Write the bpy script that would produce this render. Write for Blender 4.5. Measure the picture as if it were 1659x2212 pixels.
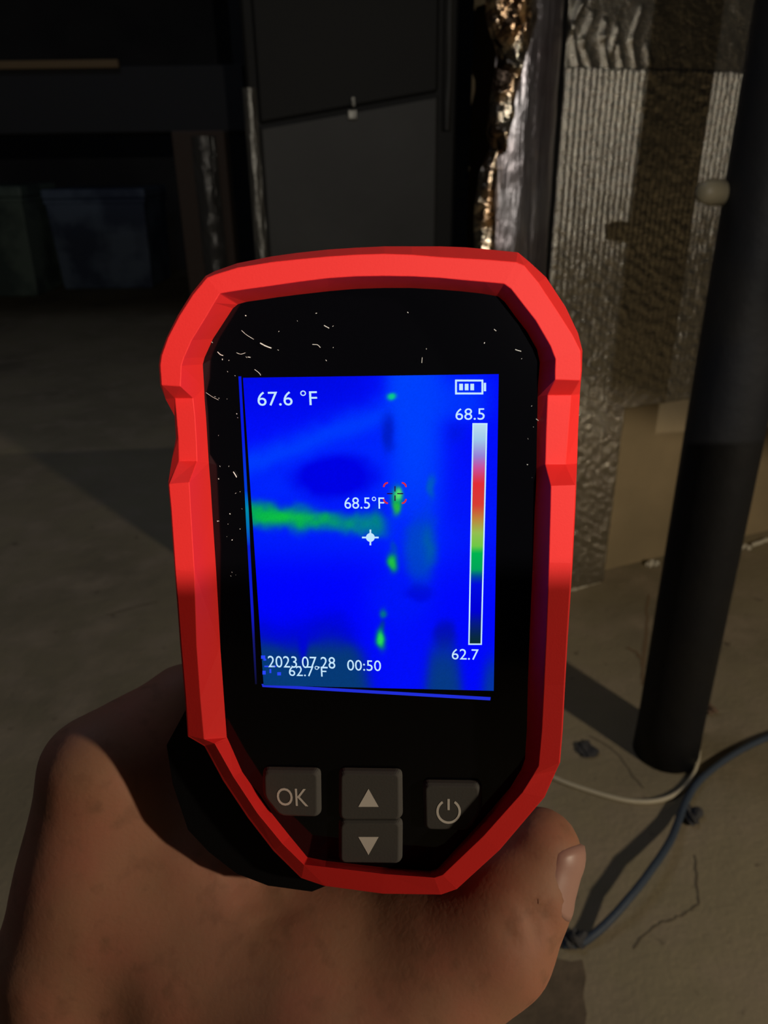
import bpy, bmesh, math, random
import numpy as np
from mathutils import Vector, Matrix

for o in list(bpy.data.objects):
    bpy.data.objects.remove(o)
SC = bpy.context.scene
COL = SC.collection

# ------------------------------------------------------------------ camera
FPX, CX, CY = 1661.0, 829.5, 1106.0
_n = np.array([(875 - CX) / FPX, -(4650 - CY) / FPX, -1.0]); _n /= np.linalg.norm(_n)   # straight down, seen by the camera
_Z = -_n; _F = np.array([0, 0, -1.0]); _Y = _F - (_F @ _Z) * _Z; _Y /= np.linalg.norm(_Y); _X = np.cross(_Y, _Z)
RW = np.array([_X, _Y, _Z])                    # camera axes -> world axes
CAM = np.array([0, 0, 0.6])
cam = bpy.data.cameras.new('camera'); camo = bpy.data.objects.new('camera', cam); COL.objects.link(camo)
cm = np.eye(4); cm[:3, :3] = RW; cm[:3, 3] = CAM
camo.matrix_world = Matrix(cm.tolist())
cam.sensor_fit = 'VERTICAL'; cam.sensor_height = 36.0; cam.lens = FPX / 2212 * 36.0
cam.clip_start = 0.01; cam.clip_end = 50
cam.dof.use_dof = True; cam.dof.focus_distance = 0.137; cam.dof.aperture_fstop = 32.0
SC.camera = camo

# ------------------------------------------------------------------ world, lamps, exposure
SC.view_settings.view_transform = 'Standard'; SC.view_settings.look = 'None'
SC.view_settings.exposure = 0.0; SC.view_settings.gamma = 1.0; SC.view_settings.use_curve_mapping = False
w = bpy.data.worlds.new('world'); SC.world = w; w.use_nodes = True
w.node_tree.nodes['Background'].inputs[0].default_value = (0.55, 0.7, 1.0, 1)
w.node_tree.nodes['Background'].inputs[1].default_value = 0.004

def c2w(p): return CAM + RW @ np.asarray(p, float)
def cpt(px, py, d): return np.array([(px - CX) / FPX * d, -(py - CY) / FPX * d, -d])      # camera space, metres
def wpt(px, py, d): return c2w(cpt(px, py, d))

K = np.array([0.15, -0.62, 0.79])              # torch held behind the photographer, its beam cut off below
a_, b_ = wpt(377, 1248, .138), wpt(1237, 1214, .138)
kd = np.cross(b_ - K, a_ - K); kd /= np.linalg.norm(kd)
if kd[2] < 0: kd = -kd
kv = (a_ + b_) / 2 - K; kv /= np.linalg.norm(kv)
kd = kd * math.sin(math.radians(89)) + kv * math.cos(math.radians(89))   # the beam edge passes across the camera's face
def lamp(name, typ, loc, power, color, direction=None, **kw):
    l = bpy.data.lights.new(name, typ); l.energy = power; l.color = color
    for k, v in kw.items(): setattr(l, k, v)
    o = bpy.data.objects.new(name, l); COL.objects.link(o); o.location = Vector(list(loc))
    if direction is not None:
        o.rotation_euler = Vector(list(direction)).to_track_quat('-Z', 'Y').to_euler()
    return o
lamp('torch_light', 'SPOT', K, 21.5, (1.0, 0.93, 0.82), kd, spot_size=math.radians(178), spot_blend=0.0006, shadow_soft_size=0.003)
# hooded lamp to the right: lights the floor, the hand and the foot of the wall, cut off above
L = np.array([1.1, -0.45, 0.82]); ln = np.array([-.2, -.453, -1.0]); ln /= np.linalg.norm(ln)
lamp('hooded_lamp', 'SPOT', L, 33, (1.0, 0.84, 0.62), ln, spot_size=math.radians(179), spot_blend=0.01, shadow_soft_size=0.03)

lamp('cool_fill', 'AREA', (-.8, 1.0, 2.2), 3.4, (0.72, 0.80, 1.0), (0, 0, -1), size=0.8)   # added bluish fill under the ceiling, with no real source there

# ------------------------------------------------------------------ projection helpers
def ray(px, py): return RW @ np.array([(px - CX) / FPX, -(py - CY) / FPX, -1])
def floor_at(px, py, z=0.0):
    d = ray(px, py); return CAM + d * ((z - CAM[2]) / d[2])
FA, FB = floor_at(1235, 1270), floor_at(1659, 1165)
WD = (FB - FA); WD /= np.linalg.norm(WD)       # along the back wall
WN = np.array([-WD[1], WD[0], 0])              # away from the room
def wall_at(px, py, off=0.0):
    d = ray(px, py); return CAM + d * (((FA - CAM) @ WN + off) / (d @ WN))
def wall_uz(px, py, off=0.0):
    p = wall_at(px, py, off); return (p - FA) @ WD, p[2]
def wp(u, z, off=0.0): return FA + WD * u + WN * off + np.array([0, 0, z])

# ------------------------------------------------------------------ materials
def mat(name, color, rough=0.5, metal=0.0, spec=0.5, bumps=(), mottle=None, coat=0.0, emit=None, emit_s=1.0, sss=0.0, sss_r=None):
    m = bpy.data.materials.new(name); m.use_nodes = True
    nt = m.node_tree; b = nt.nodes['Principled BSDF']
    b.inputs['Base Color'].default_value = (*color, 1); b.inputs['Roughness'].default_value = rough
    b.inputs['Metallic'].default_value = metal; b.inputs['Specular IOR Level'].default_value = spec
    b.inputs['Coat Weight'].default_value = coat
    tc = nt.nodes.new('ShaderNodeTexCoord')
    if mottle:
        prev = None
        for (sc, c2, lo, hi) in mottle:
            nz = nt.nodes.new('ShaderNodeTexNoise'); nz.inputs['Scale'].default_value = sc; nz.inputs['Detail'].default_value = 6
            nt.links.new(tc.outputs['Object'], nz.inputs['Vector'])
            mr = nt.nodes.new('ShaderNodeMapRange'); mr.inputs[1].default_value = lo; mr.inputs[2].default_value = hi
            nt.links.new(nz.outputs['Fac'], mr.inputs[0])
            mx = nt.nodes.new('ShaderNodeMix'); mx.data_type = 'RGBA'
            nt.links.new(mr.outputs[0], mx.inputs[0])
            if prev: nt.links.new(prev, mx.inputs[6])
            else: mx.inputs[6].default_value = (*color, 1)
            mx.inputs[7].default_value = (*c2, 1)
            prev = mx.outputs[2]
        nt.links.new(prev, b.inputs['Base Color'])
    pb = None
    for (sc, strength, dist, kind) in bumps:
        if kind == 'voronoi':
            nz = nt.nodes.new('ShaderNodeTexVoronoi'); out = nz.outputs['Distance']; nz.feature = 'DISTANCE_TO_EDGE'
        else:
            nz = nt.nodes.new('ShaderNodeTexNoise'); out = nz.outputs['Fac']; nz.inputs['Detail'].default_value = 5
        if isinstance(sc, tuple):
            mp = nt.nodes.new('ShaderNodeMapping'); mp.inputs['Scale'].default_value = sc[1:]
            nt.links.new(tc.outputs['Object'], mp.inputs['Vector']); nt.links.new(mp.outputs[0], nz.inputs['Vector'])
            nz.inputs['Scale'].default_value = sc[0]
        else:
            nt.links.new(tc.outputs['Object'], nz.inputs['Vector']); nz.inputs['Scale'].default_value = sc
        bp = nt.nodes.new('ShaderNodeBump'); bp.inputs['Strength'].default_value = strength; bp.inputs['Distance'].default_value = dist
        nt.links.new(out, bp.inputs['Height'])
        if pb: nt.links.new(pb, bp.inputs['Normal'])
        pb = bp.outputs['Normal']
    if pb: nt.links.new(pb, b.inputs['Normal'])
    if emit:
        b.inputs['Emission Color'].default_value = (*emit, 1); b.inputs['Emission Strength'].default_value = emit_s
    if sss:
        b.inputs['Subsurface Weight'].default_value = sss; b.inputs['Subsurface Scale'].default_value = 0.004
        b.inputs['Subsurface Radius'].default_value = (1.0, .35, .2)
    return m
def lin(r, g, b):
    return tuple(((c / 255) / 12.92 if c / 255 <= .04045 else ((c / 255 + .055) / 1.055) ** 2.4) for c in (r, g, b))

M = {}
M['red'] = mat('red_rubber', (0.80, 0.020, 0.018), .62, spec=.35, bumps=[(9000, .25, .00006, 'noise'), (2200, .2, .00008, 'noise')])
M['body'] = mat('black_plastic', (.004, .004, .005), .6, spec=.12, bumps=[(3000, .2, .0001, 'noise')])
M['glass'] = mat('black_glass', (.002, .002, .003), .08, spec=.35)
M['button'] = mat('grey_rubber', (.085, .08, .075), .75, spec=.2, bumps=[(2500, .25, .0001, 'noise')])
M['symbol'] = mat('pale_print', (.80, .74, .68), .7)
M['skin'] = mat('skin', (.34, .165, .098), .62, spec=.28, sss=.25,
                mottle=[(60, (.38, .15, .095), .4, .7), (220, (.27, .125, .075), .55, .75)],
                bumps=[(250, .18, .0006, 'noise'), (700, .12, .0003, 'voronoi'), (2200, .10, .0001, 'noise')])
M['nail'] = mat('fingernail', (.42, .235, .19), .42, spec=.4)
M['dust'] = mat('dust', (.8, .8, .75), .6)
M['floor'] = mat('concrete', (.30, .255, .165), .85, spec=.2,
                 mottle=[(3.5, (.20, .17, .115), .42, .68), (14, (.33, .27, .19), .45, .7), (45, (.13, .10, .07), .66, .76)],
                 bumps=[(30, .5, .004, 'noise'), (180, .5, .0015, 'noise')])
M['wall'] = mat('tan_plaster', (.34, .265, .16), .85, spec=.2, mottle=[(7, (.25, .20, .12), .4, .7)],
                bumps=[(25, .5, .005, 'noise'), (150, .4, .001, 'noise')])
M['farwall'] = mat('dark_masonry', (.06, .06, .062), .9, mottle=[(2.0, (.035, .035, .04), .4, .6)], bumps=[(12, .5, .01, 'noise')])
M['foil'] = mat('foil_facing', (.48, .45, .375), .20, metal=.9, bumps=[(420, .8, .0016, 'noise'), (120, .35, .003, 'noise')],
                mottle=[(9, (.40, .375, .32), .4, .65)])
M['foil_smooth'] = mat('foil_corner', (.40, .38, .40), .30, metal=.85, bumps=[((14, 6, 6, .6), .5, .01, 'noise'), ((70, 3, 3, .7), .4, .002, 'noise')],
                       mottle=[(12, (.26, .21, .22), .4, .65)])
M['foil_tape'] = mat('crumpled_foil', (.85, .75, .58), .16, metal=1.0, bumps=[(70, .8, .006, 'noise'), (40, .7, .006, 'voronoi')],
                     mottle=[(20, (.60, .38, .22), .45, .6)])
M['cabinet'] = mat('dark_sheet_metal', (.024, .024, .023), .55, metal=.0, spec=.22, bumps=[(6, .2, .01, 'noise'), (120, .1, .0006, 'noise')],
                   mottle=[(5, (.012, .012, .012), .4, .7)])
M['cabinet_black'] = mat('black_sheet_metal', (.006, .006, .006), .6, spec=.12, bumps=[(6, .2, .01, 'noise')])
M['edge'] = mat('bare_metal_edge', (.15, .145, .13), .42, metal=.8, bumps=[((40, 3, 3, .6), .8, .006, 'noise')])
M['pipe'] = mat('black_iron', (.007, .008, .011), .6, spec=.25, bumps=[(60, .35, .002, 'noise'), (400, .3, .0004, 'noise')], mottle=[(9, (.013, .012, .011), .4, .7)])
M['fitting'] = mat('pale_fitting', (.22, .19, .125), .5, spec=.4, bumps=[(200, .3, .001, 'noise')])
M['cord'] = mat('off_white_cord', (.55, .50, .38), .7, bumps=[(600, .4, .0006, 'noise')])
M['cable'] = mat('blue_grey_cable', (.045, .065, .10), .6, bumps=[(300, .4, .0008, 'noise')])
M['scrap'] = mat('dark_scrap', (.05, .05, .055), .8, bumps=[(200, .5, .002, 'noise')])
M['stone'] = mat('chip', (.17, .11, .07), .9, bumps=[(200, .5, .002, 'noise')])
M['caulk'] = mat('white_caulk', (.62, .58, .48), .8, bumps=[(250, .5, .002, 'noise')])
M['crack'] = mat('crack_dark', (.16, .13, .085), .95)
M['wood'] = mat('raw_lumber', (.20, .13, .06), .8, bumps=[((30, 1, 12, 12), .4, .002, 'noise')])
M['shelf'] = mat('dark_board', (.02, .02, .022), .8)
M['bin_green'] = mat('green_grey_plastic', (.20, .27, .23), .5, mottle=[(6, (.09, .13, .12), .45, .6)])
M['bin_blue'] = mat('blue_grey_plastic', (.16, .21, .30), .5, mottle=[(5, (.06, .08, .14), .45, .6)])

# ------------------------------------------------------------------ object helpers
def mk(name, verts, faces, m, parent=None, smooth=False, bevel=0.0, seg=2, angle=30):
    me = bpy.data.meshes.new(name)
    me.from_pydata([tuple(map(float, v)) for v in verts], [], faces)
    if m is not None: me.materials.append(m)
    me.validate(); me.update()
    bm = bmesh.new(); bm.from_mesh(me); bmesh.ops.recalc_face_normals(bm, faces=bm.faces)
    bm.to_mesh(me); bm.free()
    for p in me.polygons: p.use_smooth = smooth
    o = bpy.data.objects.new(name, me); COL.objects.link(o)
    if parent is not None: o.parent = parent
    if bevel:
        md = o.modifiers.new('bevel', 'BEVEL'); md.width = bevel; md.segments = seg; md.limit_method = 'ANGLE'; md.angle_limit = math.radians(angle)
    return o
def tag(o, label, cat=None, group=None, kind=None):
    if label: o['label'] = label
    if cat: o['category'] = cat
    if group: o['group'] = group
    if kind: o['kind'] = kind
    return o
def empty(name, loc, label, cat, mw=None, group=None):
    o = bpy.data.objects.new(name, None); COL.objects.link(o); o.empty_display_size = .02
    if mw is not None: o.matrix_world = mw
    else: o.location = Vector(list(map(float, loc)))
    bpy.context.view_layer.update()
    return tag(o, label, cat, group)
def loft(loops, close_first=True, close_last=True):
    n = len(loops[0]); v = [p for l in loops for p in l]; f = []
    for k in range(len(loops) - 1):
        for i in range(n):
            j = (i + 1) % n
            f.append((k * n + i, k * n + j, (k + 1) * n + j, (k + 1) * n + i))
    if close_first: f.append(tuple(range(n))[::-1])
    if close_last: f.append(tuple((len(loops) - 1) * n + i for i in range(n)))
    return v, f
def tube(path, r, n=10):
    path = [Vector(list(map(float, p))) for p in path]
    rs = r if isinstance(r, (list, tuple)) else [r] * len(path)
    loops = []; up = Vector((0.02, 0.03, 1))
    for i, p in enumerate(path):
        t = (path[min(i + 1, len(path) - 1)] - path[max(i - 1, 0)]).normalized()
        s = t.cross(up)
        if s.length < 1e-3: s = t.cross(Vector((1, 0, 0)))
        s.normalize(); u = s.cross(t).normalized()
        loops.append([p + (s * math.cos(a) + u * math.sin(a)) * rs[i] for a in [2 * math.pi * k / n for k in range(n)]])
    return loft(loops)
def spline(pts, k=6):
    pts = [np.asarray(p, float) for p in pts]; out = []
    for i in range(len(pts) - 1):
        p0, p1, p2, p3 = pts[max(i - 1, 0)], pts[i], pts[i + 1], pts[min(i + 2, len(pts) - 1)]
        for j in range(k):
            t = j / k
            out.append(.5 * ((2 * p1) + (-p0 + p2) * t + (2 * p0 - 5 * p1 + 4 * p2 - p3) * t * t + (-p0 + 3 * p1 - 3 * p2 + p3) * t ** 3))
    out.append(pts[-1]); return out
def box(o, ex, ey, ez, sx, sy, sz):
    o, ex, ey, ez = [np.asarray(q, float) for q in (o, ex, ey, ez)]
    v = [o + ex * (sx[i]) + ey * (sy[j]) + ez * (sz[k]) for i in (0, 1) for j in (0, 1) for k in (0, 1)]
    f = [(0, 1, 3, 2), (4, 6, 7, 5), (0, 4, 5, 1), (2, 3, 7, 6), (0, 2, 6, 4), (1, 5, 7, 3)]
    return v, f
def join(*vf):
    V, Fc = [], []
    for v, f in vf:
        n = len(V); V += list(v); Fc += [tuple(i + n for i in q) for q in f]
    return V, Fc
def vnoise(x, y, seed=0):
    """smooth value noise on arrays"""
    xi, yi = np.floor(x).astype(int), np.floor(y).astype(int); fx, fy = x - xi, y - yi
    fx = fx * fx * (3 - 2 * fx); fy = fy * fy * (3 - 2 * fy)
    def h(a, b):
        s = np.sin(a * 127.1 + b * 311.7 + seed * 74.7) * 43758.5453; return s - np.floor(s)
    return (h(xi, yi) * (1 - fx) + h(xi + 1, yi) * fx) * (1 - fy) + (h(xi, yi + 1) * (1 - fx) + h(xi + 1, yi + 1) * fx) * fy
def grid_faces(nu, nv): return [(j * nu + i, j * nu + i + 1, (j + 1) * nu + i + 1, (j + 1) * nu + i) for j in range(nv - 1) for i in range(nu - 1)]

EX, EY, EZ = np.eye(3)
# ------------------------------------------------------------------ the setting
XL, XR, Y0, Y1, ZC = -3.2, 2.2, -1.8, 4.6, 2.3
v, f = box((0, 0, 0), EX, EY, EZ, (XL, XR), (Y0, Y1), (-.12, 0)); tag(mk('floor', v, f, M['floor']), None, kind='structure')
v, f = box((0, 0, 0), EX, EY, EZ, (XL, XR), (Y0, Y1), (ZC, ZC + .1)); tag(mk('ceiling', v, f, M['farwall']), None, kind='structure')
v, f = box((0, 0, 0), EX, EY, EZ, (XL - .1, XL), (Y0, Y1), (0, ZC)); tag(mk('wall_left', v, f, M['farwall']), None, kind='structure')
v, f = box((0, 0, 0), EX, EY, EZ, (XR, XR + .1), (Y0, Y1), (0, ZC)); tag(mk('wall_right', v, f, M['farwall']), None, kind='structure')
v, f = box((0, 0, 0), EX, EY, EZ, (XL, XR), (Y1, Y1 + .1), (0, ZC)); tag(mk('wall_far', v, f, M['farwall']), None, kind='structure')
v, f = box(FA + WN * .025, WD, WN, EZ, (-.12, 2.0), (0, .12), (0, ZC))
wb = tag(mk('wall_back', v, f, M['wall']), None, kind='structure')

# floor cracks (shallow dark lines lying in the concrete)
def strip(name, pts, wd, m, parent, z=.0006):
    pts = [np.asarray(p, float) for p in pts]; V = []; F_ = []
    for i, p in enumerate(pts):
        t = pts[min(i + 1, len(pts) - 1)] - pts[max(i - 1, 0)]; t /= np.linalg.norm(t); s = np.array([-t[1], t[0], 0])
        ww = wd * (.4 + .6 * random.random())
        V += [p - s * ww + EZ * z, p + s * ww + EZ * z]
        if i: F_.append((2 * i - 2, 2 * i - 1, 2 * i + 1, 2 * i))
    return mk(name, V, F_, m, parent)
random.seed(5)
def jig(pts, a): return [np.asarray(p) + np.array([random.uniform(-a, a), random.uniform(-a, a), 0]) for p in pts]
fl = bpy.data.objects['floor']
for path in ([(1368, 2052), (1400, 2012), (1440, 1990), (1480, 1975), (1508, 1952), (1506, 1900), (1500, 1850)],
             [(1275, 1650 - 60), (1330, 1625), (1370, 1680), (1392, 1705)],
             [(230, 1330), (290, 1312), (340, 1300)]):
    strip('crack', jig(spline([floor_at(*p) for p in path], 5), .0010), .0011, M['crack'], fl)

M['floor_mark'] = mat('brown_floor', (.16, .12, .08), .9, mottle=[(40, (.12, .09, .06), .4, .6)], bumps=[(180, .5, .0015, 'noise')])  # darker mottled brown for one flat patch of floor
M['rust'] = mat('rust_stain', (.20, .135, .075), .9)
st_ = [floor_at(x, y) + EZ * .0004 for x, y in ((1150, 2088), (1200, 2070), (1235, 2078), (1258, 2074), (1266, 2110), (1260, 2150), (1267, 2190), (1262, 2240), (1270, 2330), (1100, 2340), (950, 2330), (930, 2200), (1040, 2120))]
tag(mk('floor_mark', st_, [tuple(range(len(st_)))], M['floor_mark'], fl), 'darker brown patch of floor')
strip('floor_mark', jig(spline([floor_at(*p) for p in ((1400, 1285), (1396, 1350), (1391, 1420), (1388, 1480))], 5), .0015), .0035, M['rust'], fl, .0003)
strip('floor_mark', jig(spline([floor_at(*p) for p in ((1358, 1400), (1376, 1412), (1384, 1426))], 5), .0015), .0035, M['rust'], fl, .0005)

# ------------------------------------------------------------------ foil-faced duct and insulation on the back wall
def foil_grid(name, u0, u1, z0, z1, off, parent, m, hf, du=.0016, dz=.0022):
    nu, nz = int((u1 - u0) / du) + 2, int((z1 - z0) / dz) + 2
    u = np.linspace(u0, u1, nu); z = np.linspace(z0, z1, nz); U, Zz = np.meshgrid(u, z)
    H = hf(U, Zz)
    base = FA[None, None] + U[..., None] * WD + Zz[..., None] * EZ + (off - H)[..., None] * WN
    V = base.reshape(-1, 3).tolist(); F_ = grid_faces(nu, nz)
    # returns at the rim give the sheet its thickness
    rim = [i for i in range(nu)] + [j * nu + nu - 1 for j in range(1, nz)] + [(nz - 1) * nu + i for i in range(nu - 2, -1, -1)] + [j * nu for j in range(nz - 2, 0, -1)]
    n0 = len(V)
    for i in rim: V.append((np.array(V[i]) + WN * .004).tolist())
    for k in range(len(rim)):
        k2 = (k + 1) % len(rim); F_.append((rim[k], rim[k2], n0 + k2, n0 + k))
    return mk(name, V, F_, m, parent, smooth=True)
def h_low(U, Z):
    per = .0082
    st = np.sin(2 * np.pi * (U + .002 * vnoise(U * 20, Z * 8)) / per)
    fade = np.clip((Z - .46) / .12, 0, 1) * .8 + .2
    arcs = np.sin(2 * np.pi * (Z + .5 * U - 1.2 * (U - .05) ** 2 + .012 * vnoise(U * 30, Z * 30, 3)) / .0165)
    n = vnoise(U * 160, Z * 160, 1) + .5 * vnoise(U * 330, Z * 330, 2)
    return .0015 * st * fade + .00025 * arcs * (1 - .9 * fade) + .0013 * n
def h_up(U, Z):
    h = .0012 * vnoise(U * 60, Z * 40, 5) + .0006 * vnoise(U * 200, Z * 200, 6)
    for (pts, amp) in ZZ:
        for (a, b) in zip(pts[:-1], pts[1:]):
            ax, az = a; bx, bz = b; dx, dz = bx - ax, bz - az; L2 = dx * dx + dz * dz
            t = np.clip(((U - ax) * dx + (Z - az) * dz) / L2, 0, 1)
            d2 = (U - ax - t * dx) ** 2 + (Z - az - t * dz) ** 2
            h += amp * np.exp(-d2 / (2 * .0022 ** 2))
    return h
def uz(px, py): return wall_uz(px, py, -.005)
ZZ = [([uz(1245, 148), uz(1230, 60), uz(1255, 8)], .005), ([uz(1275, 148), uz(1255, 90), uz(1280, 35)], .0035),
      ([uz(1310, 148), uz(1298, 80), uz(1306, 50)], .0045), ([uz(1318, 110), uz(1333, 62)], .004), ([uz(1342, 148), uz(1334, 100)], .003),
      ([uz(1372, 148), uz(1362, 85), uz(1385, 20)], .0025), ([uz(1210, 148), uz(1220, 95)], .003), ([uz(1404, 140), uz(1395, 100)], .002)]
uL = wall_uz(1196, 400)[0]; uR = 1.1
zt = uz(1400, 150)[1]; zb = uz(1410, 872)[1]; uD = uz(1318, 1100)[0]
duct = empty('foil_duct', wp(uL, 0, 0), 'foil-faced insulated duct and wall lining with fine vertical ribs, behind the black pipe', 'duct')
def par(o, p):
    o.parent = p; o.matrix_parent_inverse = p.matrix_world.inverted(); return o
par(tag(foil_grid('ribbed_foil', uL, uR * .65, zb, zt, -.008, None, M['foil'], h_low), 'ribbed silver foil sheet'), duct)
par(tag(foil_grid('upper_foil', uL, uR * .65, zt - .01, 1.25, -.004, None, M['foil'], h_up, .002, .003), 'smoother foil with zigzag creases'), duct)
par(foil_grid('duct_face', wall_uz(1000, 300)[0] + .016, uD, .004, zb + .003, -.008, None, M['foil'], h_low), duct)
v, f = box(wp(0, 0, 0), WD, WN, EZ, (wall_uz(1000, 300)[0] + .018, uD - .002), (-.0035, .0245), (.0, zb)); par(mk('duct_side', v, f, M['cabinet']), duct)
v, f = box(wp(0, 0, 0), WD, WN, EZ, (uL, uR * .65), (-.003, .0245), (zb, 1.25)); par(mk('backing_board', v, f, M['cabinet']), duct)
# crumpled bright foil tape down the duct's corner, and the smooth corner wrap
def column(name, pl, pr, m, bulge, amp, seed, off, dz=.004, nu=26):
    """sheet between two lists of (px,py) wall points, bulging towards the room"""
    def at(lst, z):
        zs = [wall_uz(*p, off)[1] for p in lst]; us = [wall_uz(*p, off)[0] for p in lst]
        return np.interp(z, zs[::-1], us[::-1])
    z1 = wall_uz(*pl[0], off)[1]; z0 = wall_uz(*pl[-1], off)[1]
    zs = np.arange(z0, z1, dz); V = []
    for z in zs:
        a, b = at(pl, z), at(pr, z)
        for i in range(nu):
            s = i / (nu - 1); u = a + (b - a) * s
            h = bulge * math.sin(math.pi * s) ** .7 if 0 < s < 1 else 0
            h += amp * float(vnoise(np.array(u * 90.), np.array(z * 38.), seed) + .6 * vnoise(np.array(u * 200.), np.array(z * 90.), seed + 1) - .5)
            V.append(wp(u, z, off - h))
    return mk(name, V, grid_faces(nu, len(zs)), m, None, smooth=(amp < .002))
par(tag(column('corner_wrap', [(1075, -60), (1068, 200), (1040, 530), (1022, 1300)], [(1222, -60), (1208, 150), (1180, 560), (1150, 1300)], M['foil_smooth'], .016, .0012, 9, -.012), 'smooth dull silver corner wrap'), duct)
par(tag(column('foil_tape', [(1040, -60), (1052, 60), (1075, 130), (1055, 200), (1046, 290), (1060, 330)], [(1165, -60), (1160, 60), (1130, 130), (1112, 200), (1090, 290), (1072, 330)],
               M['foil_tape'], .022, .008, 4, -.016, .003, 22), 'crumpled shiny foil tape'), duct)
par(tag(column('foil_tape', [(1055, 325), (1036, 370), (1024, 440), (1024, 540), (1026, 700)], [(1070, 325), (1075, 380), (1072, 440), (1068, 540), (1050, 700)],
               M['foil_tape'], .012, .0022, 14, -.02, .003, 16), 'dulled lower run of foil tape'), duct)

# caulk at the duct's foot and flaked paint along the wall joint
def bead(name, path, r, m, label, cat, seed, parent=None):
    random.seed(seed); pts = spline([floor_at(*p) for p in path], 6)
    pts = [p + EZ * r * .6 + np.array([random.uniform(-1, 1), random.uniform(-1, 1), 0]) * r * .25 for p in pts]
    rs = [r * random.uniform(.6, 1.15) for _ in pts]; v, f = tube(pts, rs, 8)
    o = mk(name, v, f, m, None, smooth=True)
    if parent: par(o, parent); 
    else: tag(o, label, cat)
    return o
bead('caulk_bead', [(1215, 1279), (1240, 1274), (1270, 1264), (1296, 1256)], .0038, M['caulk'], 'short white bead of caulk at the foot of the foil duct', 'caulk', 1)
bead('paint_flake', [(1592, 1192), (1606, 1184), (1618, 1187)], .0045, M['caulk'], 'flaked white paint at the wall joint right of the black pipe, the left bit', 'debris', 2)
bead('paint_flake', [(1624, 1180), (1640, 1174), (1662, 1166)], .0035, M['caulk'], 'flaked white paint at the wall joint by the right edge of the photo', 'debris', 3)
bead('plaster_chip', [(1400, 1224), (1408, 1220), (1416, 1222)], .0055, M['caulk'], 'small pale chip on the wall joint left of the black pipe', 'debris', 4)

# ------------------------------------------------------------------ dark furnace cabinet left of the duct
CA = floor_at(620, 1358); CB = wp(wall_uz(1000, 300)[0], 0, -.0)
CD = CB - CA; CW = np.linalg.norm(CD); CD /= CW; CN = np.array([-CD[1], CD[0], 0])
def cab_uz(px, py):
    d = ray(px, py); p = CAM + d * (((CA - CAM) @ CN) / (d @ CN)); return (p - CA) @ CD, p[2]
fur = empty('furnace_cabinet', CA, 'tall dark sheet-metal cabinet behind the red camera, left of the foil duct', 'cabinet')
q4 = [CA + CN * .006, CA + CD * (CW - .006) + CN * .006, CA + CD * (CW - .006) + WN * .40, CA + CN * .42 + CD * .03]
v, f = loft([[p + EZ * z for p in q4] for z in (0, 1.6)]); par(mk('casing', v, f, M['cabinet_black'], bevel=.004), fur)
us = cab_uz(945, 300)[0]; zs_ = cab_uz(760, 238)[1]
sl = .0
zq0, zq1 = cab_uz(545, 275)[1], cab_uz(945, 205)[1]
v, f = loft([[CA + CD * u + CN * o_ + EZ * z for u, z in ((.012, .05), (us, .05), (us, zq1), (.012, zq0))] for o_ in (-.004, .007)]); par(tag(mk('lower_panel', v, f, M['cabinet'], bevel=.003), 'slightly lighter lower access panel'), fur)
v, f = loft([[CA + CD * u + CN * o_ + EZ * z for u, z in ((.012, zq0 + .003), (us, zq1 + .003), (us, 1.5), (.012, 1.5))] for o_ in (0, .007)]); par(mk('upper_panel', v, f, M['cabinet_black'], bevel=.003), fur)
lu, lz = cab_uz(762, 232)
v, f = join(box(CA, CD, CN, EZ, (lu - .006, lu + .004), (-.009, -.003), (lz - .012, lz - .002)), box(CA, CD, CN, EZ, (lu - .002, lu + .002), (-.010, -.001), (lz, lz + .010)))
par(tag(mk('latch', v, f, M['edge'], bevel=.0015), 'small bare-metal latch'), fur)
z0 = cab_uz(545, 545)[1]; z1 = cab_uz(520, 200)[1]
def wavy(name, o, d, n_, u, w, za, zb_, m, seed, parent, amp=.0015):
    V = []; zs = np.linspace(za, zb_, 70); nn = 8
    for z in zs:
        for i in range(nn):
            s = i / (nn - 1); x = u + (s - .5) * w; hgt = w * .35 * math.sin(math.pi * s)
            hgt += amp * float(vnoise(np.array(x * 300.), np.array(z * 45.), seed))
            V.append(o + d * x + EZ * z - n_ * hgt)
    return par(mk(name, V, grid_faces(nn, len(zs)), m, None, smooth=True), parent)
wavy('edge_trim', CA, CD, CN, .004, .014, .0, cab_uz(520, 190)[1], M['edge'], 21, fur)
wavy('edge_trim', CA, CD, CN, cab_uz(965, 300)[0], .010, zs_ - .02, 1.5, M['cabinet'], 23, fur, .002)
par(bpy.data.objects.new('x', None), fur) if False else None

# post wrapped in glossy plastic beyond the cabinet's left edge
PD = 1.62
pb = wpt(478, 560, PD); pt = wpt(452, 285, PD)
post = empty('wrapped_post', (pb[0], pb[1], 0), 'narrow post with glossy crinkled wrap and brown left edge, left of the dark cabinet', 'post')
bx_, by_ = pb[0], pb[1]
v, f = box((bx_, by_, 0), EX, EY, EZ, (-.075, .03), (0, .05), (0, pt[2])); par(mk('stud', v, f, mat('brown_stud', (.035, .021, .013), .85), bevel=.003), post)
wavy('wrap', np.array([bx_, by_, 0.]), EX, EY, -.012, .05, 0.02, pt[2] - .01, mat('glossy_wrap', (.07, .066, .06), .2, metal=.4, bumps=[((40, 3, 3, .8), .8, .006, 'noise')]), 31, post, .006)

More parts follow.
